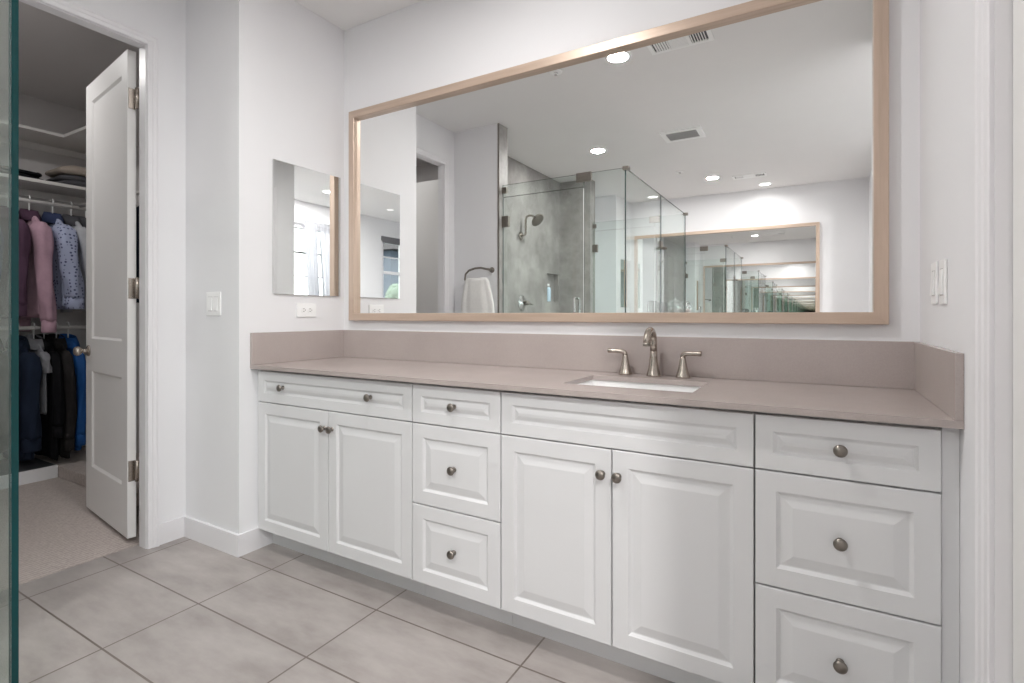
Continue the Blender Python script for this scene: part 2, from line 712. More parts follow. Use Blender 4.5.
def baseboard(name, segs):
    m = MB()
    for (x0, x1, y0, y1) in segs:
        m.box(x0, x1, y0, y1, 0, 0.094)
        cx, cy = (x0 + x1) / 2, (y0 + y1) / 2
        m.box(x0, x1, y0, y1, 0.094, 0.10)
    return struct(name, m, MAT['trim'])


T = 0.013
baseboard('baseboard_west', [(0, T, -0.625, -0.455), (-0.45, T, -0.625 - T, -0.625), (-0.45, -0.45 + T, -0.763, -0.625 - T)])
baseboard('baseboard_east', [(W - T, W, -0.735, -0.535), (W - T, W, -1.63, -1.43)])
baseboard('baseboard_shower', [(-0.45 + T, 0, -1.66, -1.66 + T), (-0.45, -0.45 + T, -1.66, -1.555)])
baseboard('baseboard_bedroom', [(4.0 - T, 4.0, -7.0, -1.63), (W + 0.13, 4.0 - T, -1.63 - T, -1.63)])

# door casings: U-shaped moulded trim; profile = (offset from opening edge, projection)
PROF = [(0.0, 0.0), (0.0, 0.010), (0.004, 0.013), (0.018, 0.013), (0.022, 0.017), (0.034, 0.018), (0.038, 0.022), (0.046, 0.022), (0.048, 0.019), (0.048, 0.0)]
PROF2 = [(p * 1.36, q * 0.8) for p, q in PROF]


def casing(prof, xf, sgn, ya, yb, ztop):
    """trim round an opening in a wall face x = xf, projecting to sgn; ya > yb"""
    m = MB()
    rings = []
    for (yy, zz, dy, dz) in ((ya, 0, 1, 0), (ya, ztop, 1, 1), (yb, ztop, -1, 1), (yb, 0, -1, 0)):
        rings.append([(xf + sgn * pr, yy + dy * of, zz + dz * of) for of, pr in prof])
    m.loft(rings, smooth=False)
    # jamb lining
    return m


m = casing(PROF, -0.45, 1, DOOR_Y0, DOOR_Y1, DOOR_Z)
for y0, y1 in ((DOOR_Y0 - 0.0005, DOOR_Y0 - 0.004), (DOOR_Y1 + 0.004, DOOR_Y1 + 0.0005)):
    m.box(-0.510, -0.4505, y0, y1, 0, DOOR_Z)
m.box(-0.510, -0.4505, DOOR_Y1, DOOR_Y0, DOOR_Z - 0.004, DOOR_Z - 0.0005)
struct('trim_1', m, MAT['trim'])
m = casing(PROF2, W, -1, RD0 + 0.003, RD1 - 0.003, RDZ + 0.003)
for y0, y1 in ((RD0 - 0.0005, RD0 - 0.004), (RD1 + 0.004, RD1 + 0.0005)):
    m.box(W - 0.002, W + 0.12, y0, y1, 0, RDZ)
m.box(W - 0.002, W + 0.12, RD1, RD0, RDZ - 0.004, RDZ - 0.0005)
m.box(W + 0.060, W + 0.085, RD0 - 0.014, RD0 - 0.004, 0, RDZ)
m.box(W + 0.060, W + 0.085, RD1 + 0.004, RD1 + 0.014, 0, RDZ)
struct('trim_2', m, MAT['trim'])


def door_leaf(m, wid, th, z0, z1, panels):
    """leaf in local coords: x 0..wid, y -th..0, recessed panels cut into both faces by rings"""
    xs = [0, panels[0][0], panels[0][1], wid]
    zs = sorted({z0, z1, *[p[2] for p in panels], *[p[3] for p in panels]})
    for i in range(3):
        for j in range(len(zs) - 1):
            cx, cz = (xs[i] + xs[i + 1]) / 2, (zs[j] + zs[j + 1]) / 2
            if any(p[0] < cx < p[1] and p[2] < cz < p[3] for p in panels):
                continue
            m.box(xs[i], xs[i + 1], -th, 0, zs[j], zs[j + 1])
    for (x0, x1, a, b) in panels:
        m.rect_rings(x0, x1, a, b, [(0, 0), (0.012, 0.009), (0.02, 0.009)], lambda d: -th + d, cap0=False)
        m.rect_rings(x0, x1, a, b, [(0, 0), (0.012, 0.009), (0.02, 0.009)], lambda d: -d, cap0=False)


# right-hand closed door (water closet)
m = MB()
door_leaf(m, 0.529, 0.035, 0.015, RDZ - 0.01, [(0.1, 0.429, 0.27, 0.80), (0.1, 0.429, 0.98, 2.29)])
m.transform(Matrix.Translation((W + 0.022, RD1 + 0.007, 0)) @ Matrix.Rotation(PI / 2, 4, 'Z') @ Matrix.Translation((0, 0.0, 0)))
d2 = struct('door_2', m, MAT['door'])

# open closet door
P0 = Vector((-0.571, -0.793, 0))
PF = Vector((-1.262, -0.699, 0))
ang = math.atan2(PF.y - P0.y, PF.x - P0.x)
LM = Matrix.Translation(P0) @ Matrix.Rotation(ang, 4, 'Z')
# local x runs along the leaf, the visible face is local +y side (towards -y world)
DW = 0.697
m = MB()
door_leaf(m, DW, 0.036, 0.03, 2.405, [(0.085, DW - 0.105, 0.275, 0.806), (0.085, DW - 0.105, 0.985, 2.300)])
m.transform(LM @ Matrix.Translation((0, 0.036, 0)))
d1 = build('door_1', m, MAT['door'], origin=tuple(P0))
d1['kind'] = 'structure'


def door_part(name, mb, mat, lab=None):
    mb.transform(LM)
    o = build(name, mb, mat, parent=d1)
    if lab:
        o['label'] = lab
    return o


for hz in (0.355, 1.245, 2.17):
    m = MB()
    m.box(-0.0025, 0.0, 0.004, 0.033, hz - 0.05, hz + 0.05, bev=0.001, seg=1)
    m.lathe([(0.009, 0), (0.009, 0.1), (0.005, 0.104)], (-0.022, 0.003, hz - 0.05), n=14)
    m.box(-0.022, -0.001, 0.003, 0.006, hz - 0.05, hz + 0.05)
    m.box(-0.064, -0.022, 0.0, 0.003, hz - 0.05, hz + 0.05)
    door_part('hinge', m, MAT['nickel'], 'satin nickel hinge')
m = MB()
for s, yb in ((1, 0.036), (-1, 0.0)):
    m.lathe([(0.031, 0), (0.031, 0.004), (0.026, 0.009), (0.012, 0.013), (0.010, 0.030), (0.018, 0.036), (0.026, 0.046), (0.027, 0.056), (0.020, 0.066), (0.0005, 0.070)], (DW - 0.055, yb, 0.915), (0, s, 0), n=24)
m.box(DW - 0.001, DW + 0.0015, 0.008, 0.028, 0.88, 0.95)
door_part('door_knob', m, MAT['nickel'], 'warm nickel round door knob')

# ------------------------------------------------------------------ windows of the room on the right
for wi, (y0, y1, z0, z1) in enumerate(WIN):
    m = MB()
    fw = 0.055
    slab_holes(m, 'x', 4.02, 4.10, y0, y1, z0, z1, [(y0 + fw, y1 - fw, z0 + fw, z1 - fw)])
    ym = (y0 + y1) / 2
    m.box(4.045, 4.075, ym - 0.018, ym + 0.018, z0 + fw, z1 - fw)
    if wi == 0:
        for k in range(1, 5):
            z = 1.67 + (k - 3) * 0.335
            if z0 + fw < z < z1 - fw:
                m.box(4.05, 4.07, y0 + fw, y1 - fw, z - 0.011, z + 0.011)
        z = 2.0
        m.box(4.05, 4.07, y0 + fw, y1 - fw, z - 0.011, z + 0.011)
    else:
        m.box(4.04, 4.08, y0 + fw, y1 - fw, 1.81, 1.86)
        for z in (1.35, 2.1):
            m.box(4.05, 4.07, y0 + fw, y1 - fw, z - 0.01, z + 0.01)
    m.box(3.97, 4.02, y0 - 0.03, y1 + 0.03, z0 - 0.03, z0 + 0.005, bev=0.004, seg=1)
    w = struct('window_%d' % (wi + 1), m, MAT['trim'])
    g = MB(); g.box(4.058, 4.062, y0 + fw, y1 - fw, z0 + fw, z1 - fw)
    build('window_pane', g, MAT['glass'], parent=w)

# sheer curtain panels tied on a rod in front of window 1
rod = MB()
rod.tube([(3.93, -3.65, 2.43), (3.93, -1.68, 2.43)], 0.010)
for yy in (-3.66, -1.67):
    rod.lathe([(0.0, -0.02), (0.018, -0.01), (0.018, 0.01), (0.0, 0.02)], (3.93, yy, 2.43), (0, 1, 0), n=14)
for yy in (-3.58, -1.72):
    rod.box(3.925, 4.0, yy - 0.008, yy + 0.008, 2.422, 2.438)
tag(build('curtain_rod', rod, MAT['trim']), 'white curtain rod above the sheer curtained window', 'curtain rod')


def curtain(y_top0, y_top1, y_bot0, y_bot1, lab, ph):
    m = MB()
    rings = []
    for i in range(25):
        t = i / 24
        z = 2.445 - t * 2.30
        r = []
        s = t ** 0.8
        for k in range(61):
            q = k / 60
            y = (y_top0 + (y_top1 - y_top0) * q) * (1 - s) + (y_bot0 + (y_bot1 - y_bot0) * q) * s
            x = 3.93 + 0.028 * math.sin(q * 26 + ph + t * 1.5) * (0.6 + 0.4 * math.sin(q * 7 + ph)) + 0.012 * math.sin(q * 60 + t * 4)
            if i < 2:
                x = 3.918 + 0.004 * math.sin(q * 40)
            r.append((x, y, z))
        rings.append(r)
    m.loft(rings, closed=False)
    # a thin hem gives the cloth its two faces
    bmesh.ops.solidify(m.bm, geom=m.bm.faces[:], thickness=0.0015)
    tag(build('curtain', m, MAT['sheer']), lab, 'curtain', 'sheer curtains on the bedroom window')


curtain(-3.02, -2.80, -3.10, -2.95, 'sheer white curtain gathered narrow at the middle of the window', 0.4)
curtain(-3.45, -3.05, -3.36, -3.22, 'sheer white curtain hanging loose at the side of the window beside the narrow one', 2.0)
m = MB()
m.box(3.985, 3.999, -5.42, -4.38, 2.36, 2.44, bev=0.004, seg=2)
m.box(3.987, 3.992, -5.40, -4.40, 2.33, 2.36)
tag(build('roller_shade', m, MAT['shade']), 'dark grey rolled up shade at the head of the uncurtained window', 'window shade')

# outside: a neighbouring house and hedge seen through window 2
m = MB(); m.box(-20, 60, -60, 30, -0.4, -0.3)
struct('ground', m, MAT['ground'])
hs = empty('house', (8.0, -11.0, -0.3), 'grey blue neighbouring house seen through the uncurtained window', 'house')
m = MB(); m.box(7, 9, -14.5, -7.8, -0.3, 2.75); build('wall', m, MAT['stucco'], hs)
m = MB(); m.loft([[(6.7, -14.8, 2.75), (9.3, -14.8, 2.75), (9.3, -7.6, 2.75), (6.7, -7.6, 2.75)], [(8, -13.6, 3.5), (8.01, -13.6, 3.5), (8.01, -8.8, 3.5), (8, -8.8, 3.5)]], smooth=False)
build('roof', m, MAT['roof'], hs)
m = MB()
rng = random.Random(3)
for k in range(420):
    c = Vector((5.6 + rng.uniform(-.22, .22), rng.uniform(-9.5, -6.3), rng.uniform(-.2, 1.65)))
    m.lathe([(0.0, -0.2), (0.16, -0.12), (0.2, 0.02), (0.12, 0.15), (0.0, 0.2)], c, (rng.uniform(-1, 1), rng.uniform(-1, 1), 1), n=7)
tag(build('hedge', m, MAT['green']), 'green hedge outside below the uncurtained window', 'hedge')

# ------------------------------------------------------------------ vanity
FR = -0.542     # front plane of doors and drawers (overlay fronts)
ZB, ZT = 0.098, 0.853
GAP = 0.0022


def front(x0, x1, z0, z1, fr=0.05, sl=0.026):
    m = MB()
    m.rect_rings(x0 + GAP, x1 - GAP, z0 + GAP, z1 - GAP,
                 [(0, 0.0195), (0, 0.002), (0.0018, 0.0), (fr, 0.0), (fr + 0.002, 0.0022), (fr + 0.008, 0.0072), (fr + 0.011, 0.0075),
                  (fr + 0.011 + sl, 0.0018), (fr + 0.013 + sl, 0.0015)], lambda d: FR + d)
    return m


def knob(parent, x, z):
    m = MB()
    m.lathe([(0.0095, 0.0), (0.0095, 0.002), (0.0065, 0.004), (0.0060, 0.012), (0.0085, 0.016), (0.0145, 0.019),
             (0.0158, 0.022), (0.0150, 0.0255), (0.0105, 0.0285), (0.004, 0.030), (0.0005, 0.0302)], (x, FR + 0.0015, z), (0, -1, 0), n=24)
    return build('knob', m, MAT['nickel_dark'], parent)


def unit(name, x0, x1, label):
    t = empty(name, ((x0 + x1) / 2, -0.27, 0), label, 'cabinet', 'white vanity cabinets under the taupe counter')
    m = MB()
    m.box(x0 + 0.0008, x1 - 0.0008, -0.5220, -0.004, ZB + 0.002, 0.70)
    if 'sink' in label:
        m.box(x0 + 0.0008, x1 - 0.0008, -0.5220, -0.48, 0.70, 0.8612)
    else:
        m.box(x0 + 0.0008, x1 - 0.0008, -0.5220, -0.004, 0.70, 0.8612)
    build('body', m, MAT['dark_gap'], t)
    m = MB()
    m.box(x0 + 0.0008, x1 - 0.0008, -0.4600, -0.446, 0.0, ZB + 0.001)
    build('toe_kick', m, MAT['cabinet'], t)
    return t


Z1, Z2 = 0.7045, 0.398
XL, XA, XB, XC, XD, XE = 0.018, 0.9715, 1.3695, 1.768, 2.1665, 2.5610
# 1: double-door cabinet with a wide drawer
c1 = unit('vanity_cabinet', XL, XA, 'white double-door cabinet with a two-knob wide drawer, beside the end wall with the outlet')
d = build('drawer', front(XL, XA, Z1, ZT, 0.042, 0.014), MAT['cabinet'], c1); knob(d, 0.203, 0.783); knob(d, 0.752, 0.783)
XM = 0.503
d = build('door', front(XL, XM, ZB, Z1), MAT['cabinet'], c1); knob(d, 0.481, 0.629)
d = build('door', front(XM, XA, ZB, Z1), MAT['cabinet'], c1); knob(d, 0.528, 0.629)
# 2: narrow bank of three drawers
c2 = unit('vanity_cabinet', XA, XB, 'white three-drawer bank between the two double-door cabinets')
for a, b in ((Z1, ZT), (Z2, Z1), (ZB, Z2)):
    d = build('drawer', front(XA, XB, a, b, 0.042 if a == Z1 else 0.05, 0.014 if a == Z1 else 0.026), MAT['cabinet'], c2)
    knob(d, 1.170, {Z1: 0.781, Z2: 0.552, ZB: 0.25}[a])
# 3: sink base
c3 = unit('vanity_cabinet', XB, XD, 'white sink cabinet with a knobless false front over two doors, below the faucet')
build('false_front', front(XB, XD, Z1, ZT, 0.042, 0.014), MAT['cabinet'], c3)
d = build('door', front(XB, XC, ZB, Z1), MAT['cabinet'], c3); knob(d, 1.738, 0.626)
d = build('door', front(XC, XD, ZB, Z1), MAT['cabinet'], c3); knob(d, 1.790, 0.625)
# 4: three drawers against the switch wall
c4 = unit('vanity_cabinet', XD, XE, 'white three-drawer bank at the end of the counter next to the door casing')
for a, b in ((Z1, ZT), (Z2, Z1), (ZB, Z2)):
    d = build('drawer', front(XD, XE, a, b, 0.042 if a == Z1 else 0.05, 0.014 if a == Z1 else 0.026), MAT['cabinet'], c4)
    knob(d, 2.361, {Z1: 0.781, Z2: 0.551, ZB: 0.25}[a])
m = MB(); m.box(XE, W - 0.001, -0.530, -0.51, 0.0, 0.8612)
tag(build('filler_strip', m, MAT['cabinet']), 'white filler strip closing the vanity against the wall by the door casing', 'filler strip')
m = MB(); m.box(0.001, XL, -0.530, -0.51, ZB, 0.8612)
m.box(0.001, XL, -0.460, -0.446, 0.0, ZB)
tag(build('filler_strip', m, MAT['cabinet']), 'narrow white filler strip closing the vanity against the end wall with the outlet', 'filler strip')

# countertop with splashes
SX0, SX1, SY0, SY1 = 1.552, 1.985, -0.430, -0.148
ct = empty('countertop', (1.3, -0.28, 0.862), 'taupe quartz countertop with splashes on three sides and an undermount sink cutout', 'countertop')
m = MB()
for (x0, x1, y0, y1) in ((0.0005, SX0, -0.5706, -0.0005), (SX1, W - 0.0005, -0.5706, -0.0005), (SX0, SX1, -0.5706, SY0), (SX0, SX1, SY1, -0.0005)):
    m.box(x0, x1, y0, y1, 0.862, 0.88)
build('slab', m, MAT['quartz'], ct)
m = MB(); m.box(0.0005, W - 0.0005, -0.0165, -0.0005, 0.8802, 1.031, bev=0.001, seg=1); build('backsplash', m, MAT['quartz'], ct)
m = MB(); m.box(0.0005, 0.0165, -0.5706, -0.017, 0.8802, 1.031, bev=0.001, seg=1); build('side_splash', m, MAT['quartz'], ct)
m = MB(); m.box(W - 0.0165, W - 0.0005, -0.5706, -0.017, 0.8802, 1.031, bev=0.001, seg=1); build('side_splash', m, MAT['quartz'], ct)

# sink bowl


def rrect(x0, x1, y0, y1, z, r, n=6):
    pts = []
    for cx, cy, a0 in ((x1 - r, y1 - r, 0), (x0 + r, y1 - r, PI / 2), (x0 + r, y0 + r, PI), (x1 - r, y0 + r, 1.5 * PI)):
        for k in range(n + 1):
            a = a0 + PI / 2 * k / n
            pts.append((cx + r * math.cos(a), cy + r * math.sin(a), z))
    return pts


sk = empty('sink', (1.7685, -0.289, 0.70), 'white rectangular undermount basin set in the taupe counter', 'sink')
m = MB()
e = 0.006
R = [rrect(SX0 - 0.025, SX1 + 0.025, SY0 - 0.02, SY1 + 0.02, 0.8615, 0.03),
     rrect(SX0 - e, SX1 + e, SY0 - e, SY1 + e, 0.8615, 0.02),
     rrect(SX0 - e, SX1 + e, SY0 - e, SY1 + e, 0.855, 0.02),
     rrect(SX0 + 0.004, SX1 - 0.004, SY0 + 0.004, SY1 - 0.004, 0.78, 0.03),
     rrect(SX0 + 0.02, SX1 - 0.02, SY0 + 0.02, SY1 - 0.02, 0.745, 0.05),
     rrect(SX0 + 0.06, SX1 - 0.06, SY0 + 0.06, SY1 - 0.06, 0.735, 0.06)]
m.loft(R, cap0=False, cap1=True)
bmesh.ops.recalc_face_normals(m.bm, faces=m.bm.faces)
build('basin', m, MAT['porcelain'], sk)
m = MB(); m.lathe([(0.022, 0), (0.022, 0.003), (0.016, 0.004), (0.0, 0.006)], (1.7685, -0.289, 0.7355), n=20)
build('drain', m, MAT['nickel'], sk)

# widespread faucet
fc = empty('faucet', (1.769, -0.065, 0.88), 'brushed nickel widespread faucet with gooseneck spout behind the sink', 'faucet')
m = MB()
m.lathe([(0.0275, 0), (0.0275, 0.004), (0.0255, 0.010), (0.0205, 0.028), (0.0165, 0.050), (0.0142, 0.075), (0.0132, 0.10)], (1.769, -0.065, 0.8802), n=28)
pts = [(1.769, -0.065, 0.975), (1.769, -0.066, 1.005)]
for k in range(0, 13):
    a = PI * k / 12 * 0.92
    pts.append((1.769, -0.065 - 0.0475 + 0.0475 * math.cos(a), 1.015 + 0.042 * math.sin(a)))
last = pts[-1]
pts.append((1.769, last[1] - 0.003, last[2] - 0.020))
m.tube(pts, [0.0133] * 2 + [0.0130] * 12 + [0.0128, 0.0128], n=20)
build('spout', m, MAT['nickel'], fc)
m = MB(); p = pts[-1]; m.lathe([(0.0138, -0.006), (0.0138, 0.005), (0.011, 0.0055), (0.0105, -0.001)], p, (0, -0.15, -1), n=20)
build('aerator', m, MAT['nickel_dark'], fc)
for hx, s in ((1.656, -1), (1.878, 1)):
    m = MB()
    hy = -0.062
    m.lathe([(0.0265, 0), (0.0265, 0.004), (0.0245, 0.009), (0.0185, 0.030), (0.0135, 0.055), (0.0105, 0.071), (0.0095, 0.078)], (hx, hy, 0.8802), n=26)
    m.tube([(hx, hy, 0.955), (hx + s * 0.001, hy, 0.963), (hx + s * 0.006, hy - 0.001, 0.969), (hx + s * 0.016, hy - 0.002, 0.972),
            (hx + s * 0.045, hy - 0.005, 0.972), (hx + s * 0.066, hy - 0.008, 0.973), (hx + s * 0.068, hy - 0.008, 0.973)],
           [0.0096, 0.0095, 0.0092, 0.0085, 0.0085, 0.0098, 0.0085], n=14)
    build('handle', m, MAT['nickel'], fc)

# ------------------------------------------------------------------ big framed mirror
def big_mirror(x0, x1, z0, z1, label):
    t = empty('wall_mirror', ((x0 + x1) / 2, 0, z0), label, 'mirror')
    fw, dep, g = 0.040, 0.030, 0.004
    m = MB(); m.box(x0 + 0.01, x1 - 0.01, -g, -0.001, z0 + 0.01, z1 - 0.01); build('mirror_glass', m, MAT['mirror'], t)
    for nm, zz0, zz1, inner, outer in (('frame_rail', z1 - fw, z1, z1 - fw, z1), ('frame_rail', z0, z0 + fw, z0 + fw, z0)):
        m = MB()
        R = []
        for x, s in ((x0, 1), (x1, -1)):
            R.append([(x, -0.001, outer), (x, -dep + 0.002, outer), (x + s * 0.002, -dep, outer + (0.002 if inner > outer else -0.002)),
                      (x + s * (fw - 0.002), -dep, inner - (0.002 if inner > outer else -0.002)), (x + s * fw, -dep + 0.002, inner), (x + s * fw, -0.001, inner)])
        m.loft(R, smooth=False)
        build(nm, m, MAT['wood_h'], t)
    for outer, s in ((x0, 1), (x1, -1)):
        m = MB()
        R = []
        for z, q in ((z0, 1), (z1, -1)):
            R.append([(outer, -0.001, z), (outer, -dep + 0.002, z), (outer + s * 0.002, -dep, z + q * 0.002),
                      (outer + s * (fw - 0.002), -dep, z + q * (fw - 0.002)), (outer + s * fw, -dep + 0.002, z + q * fw), (outer + s * fw, -0.001, z + q * fw)])
        m.loft(R, smooth=False)
        build('frame_stile', m, MAT['wood_v'], t)
    return t


bm1 = big_mirror(0.066, 2.512, 1.085, 2.243, 'large wall mirror in a pale oak frame above the taupe counter')
bm2 = big_mirror(0.066, 2.355, 1.085, 2.243, 'pale oak framed mirror on the opposite wall, seen inside the large mirror')
bm2.location.y = FAR
bm2.scale = (1, -1, 1)

# frameless side mirror on the left end wall
t = empty('side_mirror', (0, -0.236, 1.22), 'small frameless rectangular mirror on the end wall above the outlet', 'mirror')
m = MB(); m.box(0.0008, 0.005, -0.453, -0.038, 1.222, 1.880); build('backing', m, MAT['vent_grey'], t)
m = MB(); m.box(0.0052, 0.010, -0.455, -0.036, 1.220, 1.882); build('mirror_glass', m, MAT['mirror'], t)
mirror_copy(t, 'small frameless mirror by the opposite vanity, seen through the shower glass in the large mirror', mid=ROOM['FAR'])

# ------------------------------------------------------------------ switches and outlets
def plate_xform(face, pos):
    """local: x right, z up, y out of wall towards the viewer (-y)"""
    if face == 'south':      # wall face looking to -y
        return Matrix.Translation(pos)
    if face == 'east':       # wall face looking to +x
        return Matrix.Translation(pos) @ Matrix.Rotation(PI / 2, 4, 'Z')
    return Matrix.Translation(pos) @ Matrix.Rotation(-PI / 2, 4, 'Z')


def switch(face, pos, gangs, label, gw=0.046):
    X = plate_xform(face, Vector(pos))
    t = empty('light_switch', pos, label, 'light switch')
    w = 0.035 + gw * gangs / 2 - gw / 2
    m = MB(); m.box(-w, w, -0.006, -0.0005, -0.057, 0.057, bev=0.002, seg=2); m.transform(X); build('plate', m, MAT['plastic'], t)
    for k in range(gangs):
        cx = (k - (gangs - 1) / 2) * gw
        m = MB()
        m.loft([[(cx - 0.0165, -0.006, -0.033), (cx + 0.0165, -0.006, -0.033), (cx + 0.0165, -0.006, 0.033), (cx - 0.0165, -0.006, 0.033)],
                [(cx - 0.016, -0.0115, -0.0325), (cx + 0.016, -0.0115, -0.0325), (cx + 0.016, -0.0075, 0.0325), (cx - 0.016, -0.0075, 0.0325)]], smooth=False)
        m.transform(X); build('rocker', m, MAT['plastic'], t)
        m = MB(); m.box(cx - 0.018, cx + 0.018, -0.0064, -0.0058, -0.0345, 0.0345); m.transform(X); build('gap', m, MAT['vent_grey'], t)
    return t


switch('south', (-0.197, -0.625, 1.169), 2, 'white double rocker switch on the wall beside the closet door')
switch('west', (W, -0.255, 1.203), 1, 'white rocker switch over the side splash, the one nearer the mirror', 0.05)
switch('west', (W, -0.365, 1.201), 1, 'white rocker switch over the side splash, the one nearer the door casing', 0.05)

t = empty('outlet', (0, -0.256, 1.141), 'white duplex outlet laid sideways under the small frameless mirror', 'outlet')
X = plate_xform('east', Vector((0, -0.256, 1.141)))
m = MB(); m.box(-0.060, 0.060, -0.006, -0.0005, -0.036, 0.036, bev=0.002); m.transform(X); build('plate', m, MAT['plastic'], t)
for cx in (-0.020, 0.020):
    m = MB(); m.lathe([(0.0165, 0), (0.0165, 0.003)], (cx, -0.005, 0), (0, -1, 0), n=20); m.transform(X); rc = build('receptacle', m, MAT['plastic'], t)
    m = MB()
    m.box(cx - 0.006, cx + 0.004, -0.0086, -0.0078, 0.005, 0.0075)
    m.box(cx - 0.006, cx + 0.004, -0.0086, -0.0078, -0.0075, -0.005)
    m.box(cx + 0.007, cx + 0.011, -0.0086, -0.0078, -0.002, 0.002)
    m.transform(X); build('slots', m, MAT['slot'], rc)

# ------------------------------------------------------------------ shower
SXL = -0.385
TY0, TY1 = my(-1.79) - 0, -1.79           # inside faces of the two wing walls
NY0, NY1, NZ0, NZ1 = -3.68, -3.375, 1.27, 1.60
m = MB()
slab_holes(m, 'x', -0.45, SXL, my(-1.79), -1.79, 0, H, [(NY0, NY1, NZ0, NZ1)])
m.box(-0.4495, -0.445, NY0, NY1, NZ0, NZ1)
m.box(SXL, 0.0, -1.802, -1.79, 0, H)
m.box(0.0, 0.012, -1.802, -1.664, 0, H)
m.box(SXL, 0.0, my(-1.79), my(-1.802), 0, H)
m.box(0.0, 0.012, my(-1.664), my(-1.802), 0, H)
struct('wall_tile', m, MAT['shower_tile'])
m = MB(); m.box(0.0, 0.0145, -1.664, -1.657, 0.0, H); m.box(0.0, 0.0145, my(-1.657), my(-1.664), 0.0, H)
struct('trim_3', m, MAT['nickel_dark'])
m = MB(); m.box(SXL, 1.03, -3.74, -1.78, 0.0, 0.012)
m.box(0.012, 1.10, -1.79, -1.70, 0.0, 0.09); m.box(0.012, 1.10, my(-1.70), my(-1.79), 0.0, 0.09); m.box(1.03, 1.12, my(-1.79), -1.79, 0.0, 0.09)
struct('floor_shower', m, MAT['shower_tile'])


def pane(m, x0, x1, y0, y1, z0, z1):
    """glass panel: big faces get slot 0, the narrow edges slot 1"""
    fs = m.box(x0, x1, y0, y1, z0, z1)
    thin = 0 if (x1 - x0) < (y1 - y0) else 1
    for f in fs:
        f.normal_update()
        f.material_index = 0 if abs(f.normal[thin]) > 0.9 else 1


GT, GZ = 0.010, 2.215
GX, GYF = 1.081, -1.722
GM = [MAT['glass'], MAT['glass_edge']]
ft = empty('shower_front_panel', (0.92, GYF, 0.09), 'fixed clear glass panel beside the shower door, with a transom above the door', 'glass panel')
m = MB(); pane(m, 0.753, GX + GT / 2, GYF - GT / 2, GYF + GT / 2, 0.091, GZ)
build('glass', m, GM, ft)
m = MB(); pane(m, 0.014, 0.751, GYF - GT / 2, GYF + GT / 2, 2.114, GZ)
build('transom_glass', m, GM, ft)
m = MB(); m.box(0.69, 0.815, GYF - 0.014, GYF + 0.014, 2.150, 2.222, bev=0.002); build('bracket', m, MAT['nickel_dark'], ft)
m = MB(); m.box(0.0125, 0.055, GYF - 0.014, GYF + 0.014, 2.145, 2.195, bev=0.002); build('wall_clip', m, MAT['nickel_dark'], ft)
sd = empty('shower_door', (0.38, GYF, 0.1), 'clear glass shower door hinged on the tiled jamb, seen in the large mirror', 'shower door')
m = MB(); pane(m, 0.016, 0.748, GYF - GT / 2, GYF + GT / 2, 0.10, 2.110)
build('glass', m, GM, sd)
m = MB(); m.box(0.7485, 0.7515, GYF - 0.007, GYF + 0.007, 0.10, 2.10); build('seal', m, MAT['plastic'], sd)
for hz in (1.905, 0.35):
    m = MB(); m.box(0.0125, 0.075, GYF - 0.016, GYF + 0.016, hz - 0.045, hz + 0.045, bev=0.002); build('hinge', m, MAT['nickel_dark'], sd)
m = MB()
for s in (1, -1):
    y = GYF + s * 0.050
    m.tube([(0.69, GYF + s * 0.006, 1.245), (0.69, y - s * 0.008, 1.245), (0.69, y, 1.237), (0.69, y, 1.15), (0.69, y, 1.063), (0.69, y - s * 0.008, 1.055), (0.69, GYF + s * 0.006, 1.055)], 0.0095, n=14)
build('handle', m, MAT['chrome'], sd)
sr = empty('shower_return_panel', (GX, -2.24, 0.09), 'clear glass side panel running back from the shower corner', 'glass panel')
m = MB(); pane(m, GX - GT / 2, GX + GT / 2, -2.757, GYF - GT / 2 - 0.0005, 0.091, GZ)
build('glass', m, GM, sr)
m = MB(); m.box(GX - 0.018, GX + 0.03, GYF - 0.03, GYF + 0.014, GZ - 0.016, GZ + 0.010, bev=0.002); build('corner_clip', m, MAT['nickel_dark'], sr)
m = MB(); m.box(GX - 0.014, GX + 0.014, -2.756, -2.728, 1.72, 1.79, bev=0.002); m.box(GX + 0.014, GX + 0.05, -2.750, -2.732, 1.715, 1.735, bev=0.002); build('robe_hook', m, MAT['nickel_dark'], sr)
mirror_copy(ft, 'fixed clear glass panel on the far side of the shower, deep in the large mirror')
mirror_copy(sd, 'clear glass shower door on the far side of the shower, deep in the large mirror')
mirror_copy(sr, 'clear glass side panel on the far half of the shower, deep in the large mirror')

# shower head, valve, niche bottle on the tiled wall
t = empty('shower_rose', (SXL, -2.75, 1.95), 'dark nickel shower head on a raised curved arm on the grey tile', 'shower head')
m = MB()
m.lathe([(0.045, 0), (0.045, 0.004), (0.03, 0.010), (0.012, 0.014)], (SXL + 0.0002, -2.75, 1.95), (1, 0, 0), n=24)
m.tube([(SXL + a_, -2.75, b_) for a_, b_ in ((0.01, 1.95), (0.045, 1.955), (0.058, 1.975), (0.058, 2.115), (0.068, 2.145), (0.095, 2.158), (0.135, 2.152), (0.168, 2.130))], 0.0115, n=12)
build('arm', m, MAT['nickel'], t)
m = MB(); m.lathe([(0.012, -0.03), (0.018, -0.015), (0.030, 0.0), (0.072, 0.030), (0.074, 0.042), (0.066, 0.046), (0.0005, 0.047)], (SXL + 0.175, -2.75, 2.125), (0.72, 0.15, -0.62), n=26)
build('head', m, MAT['nickel_dark'], t)
t = empty('shower_valve', (SXL, -2.77, 1.24), 'round chrome shower valve trim with lever on the grey tile', 'shower valve')
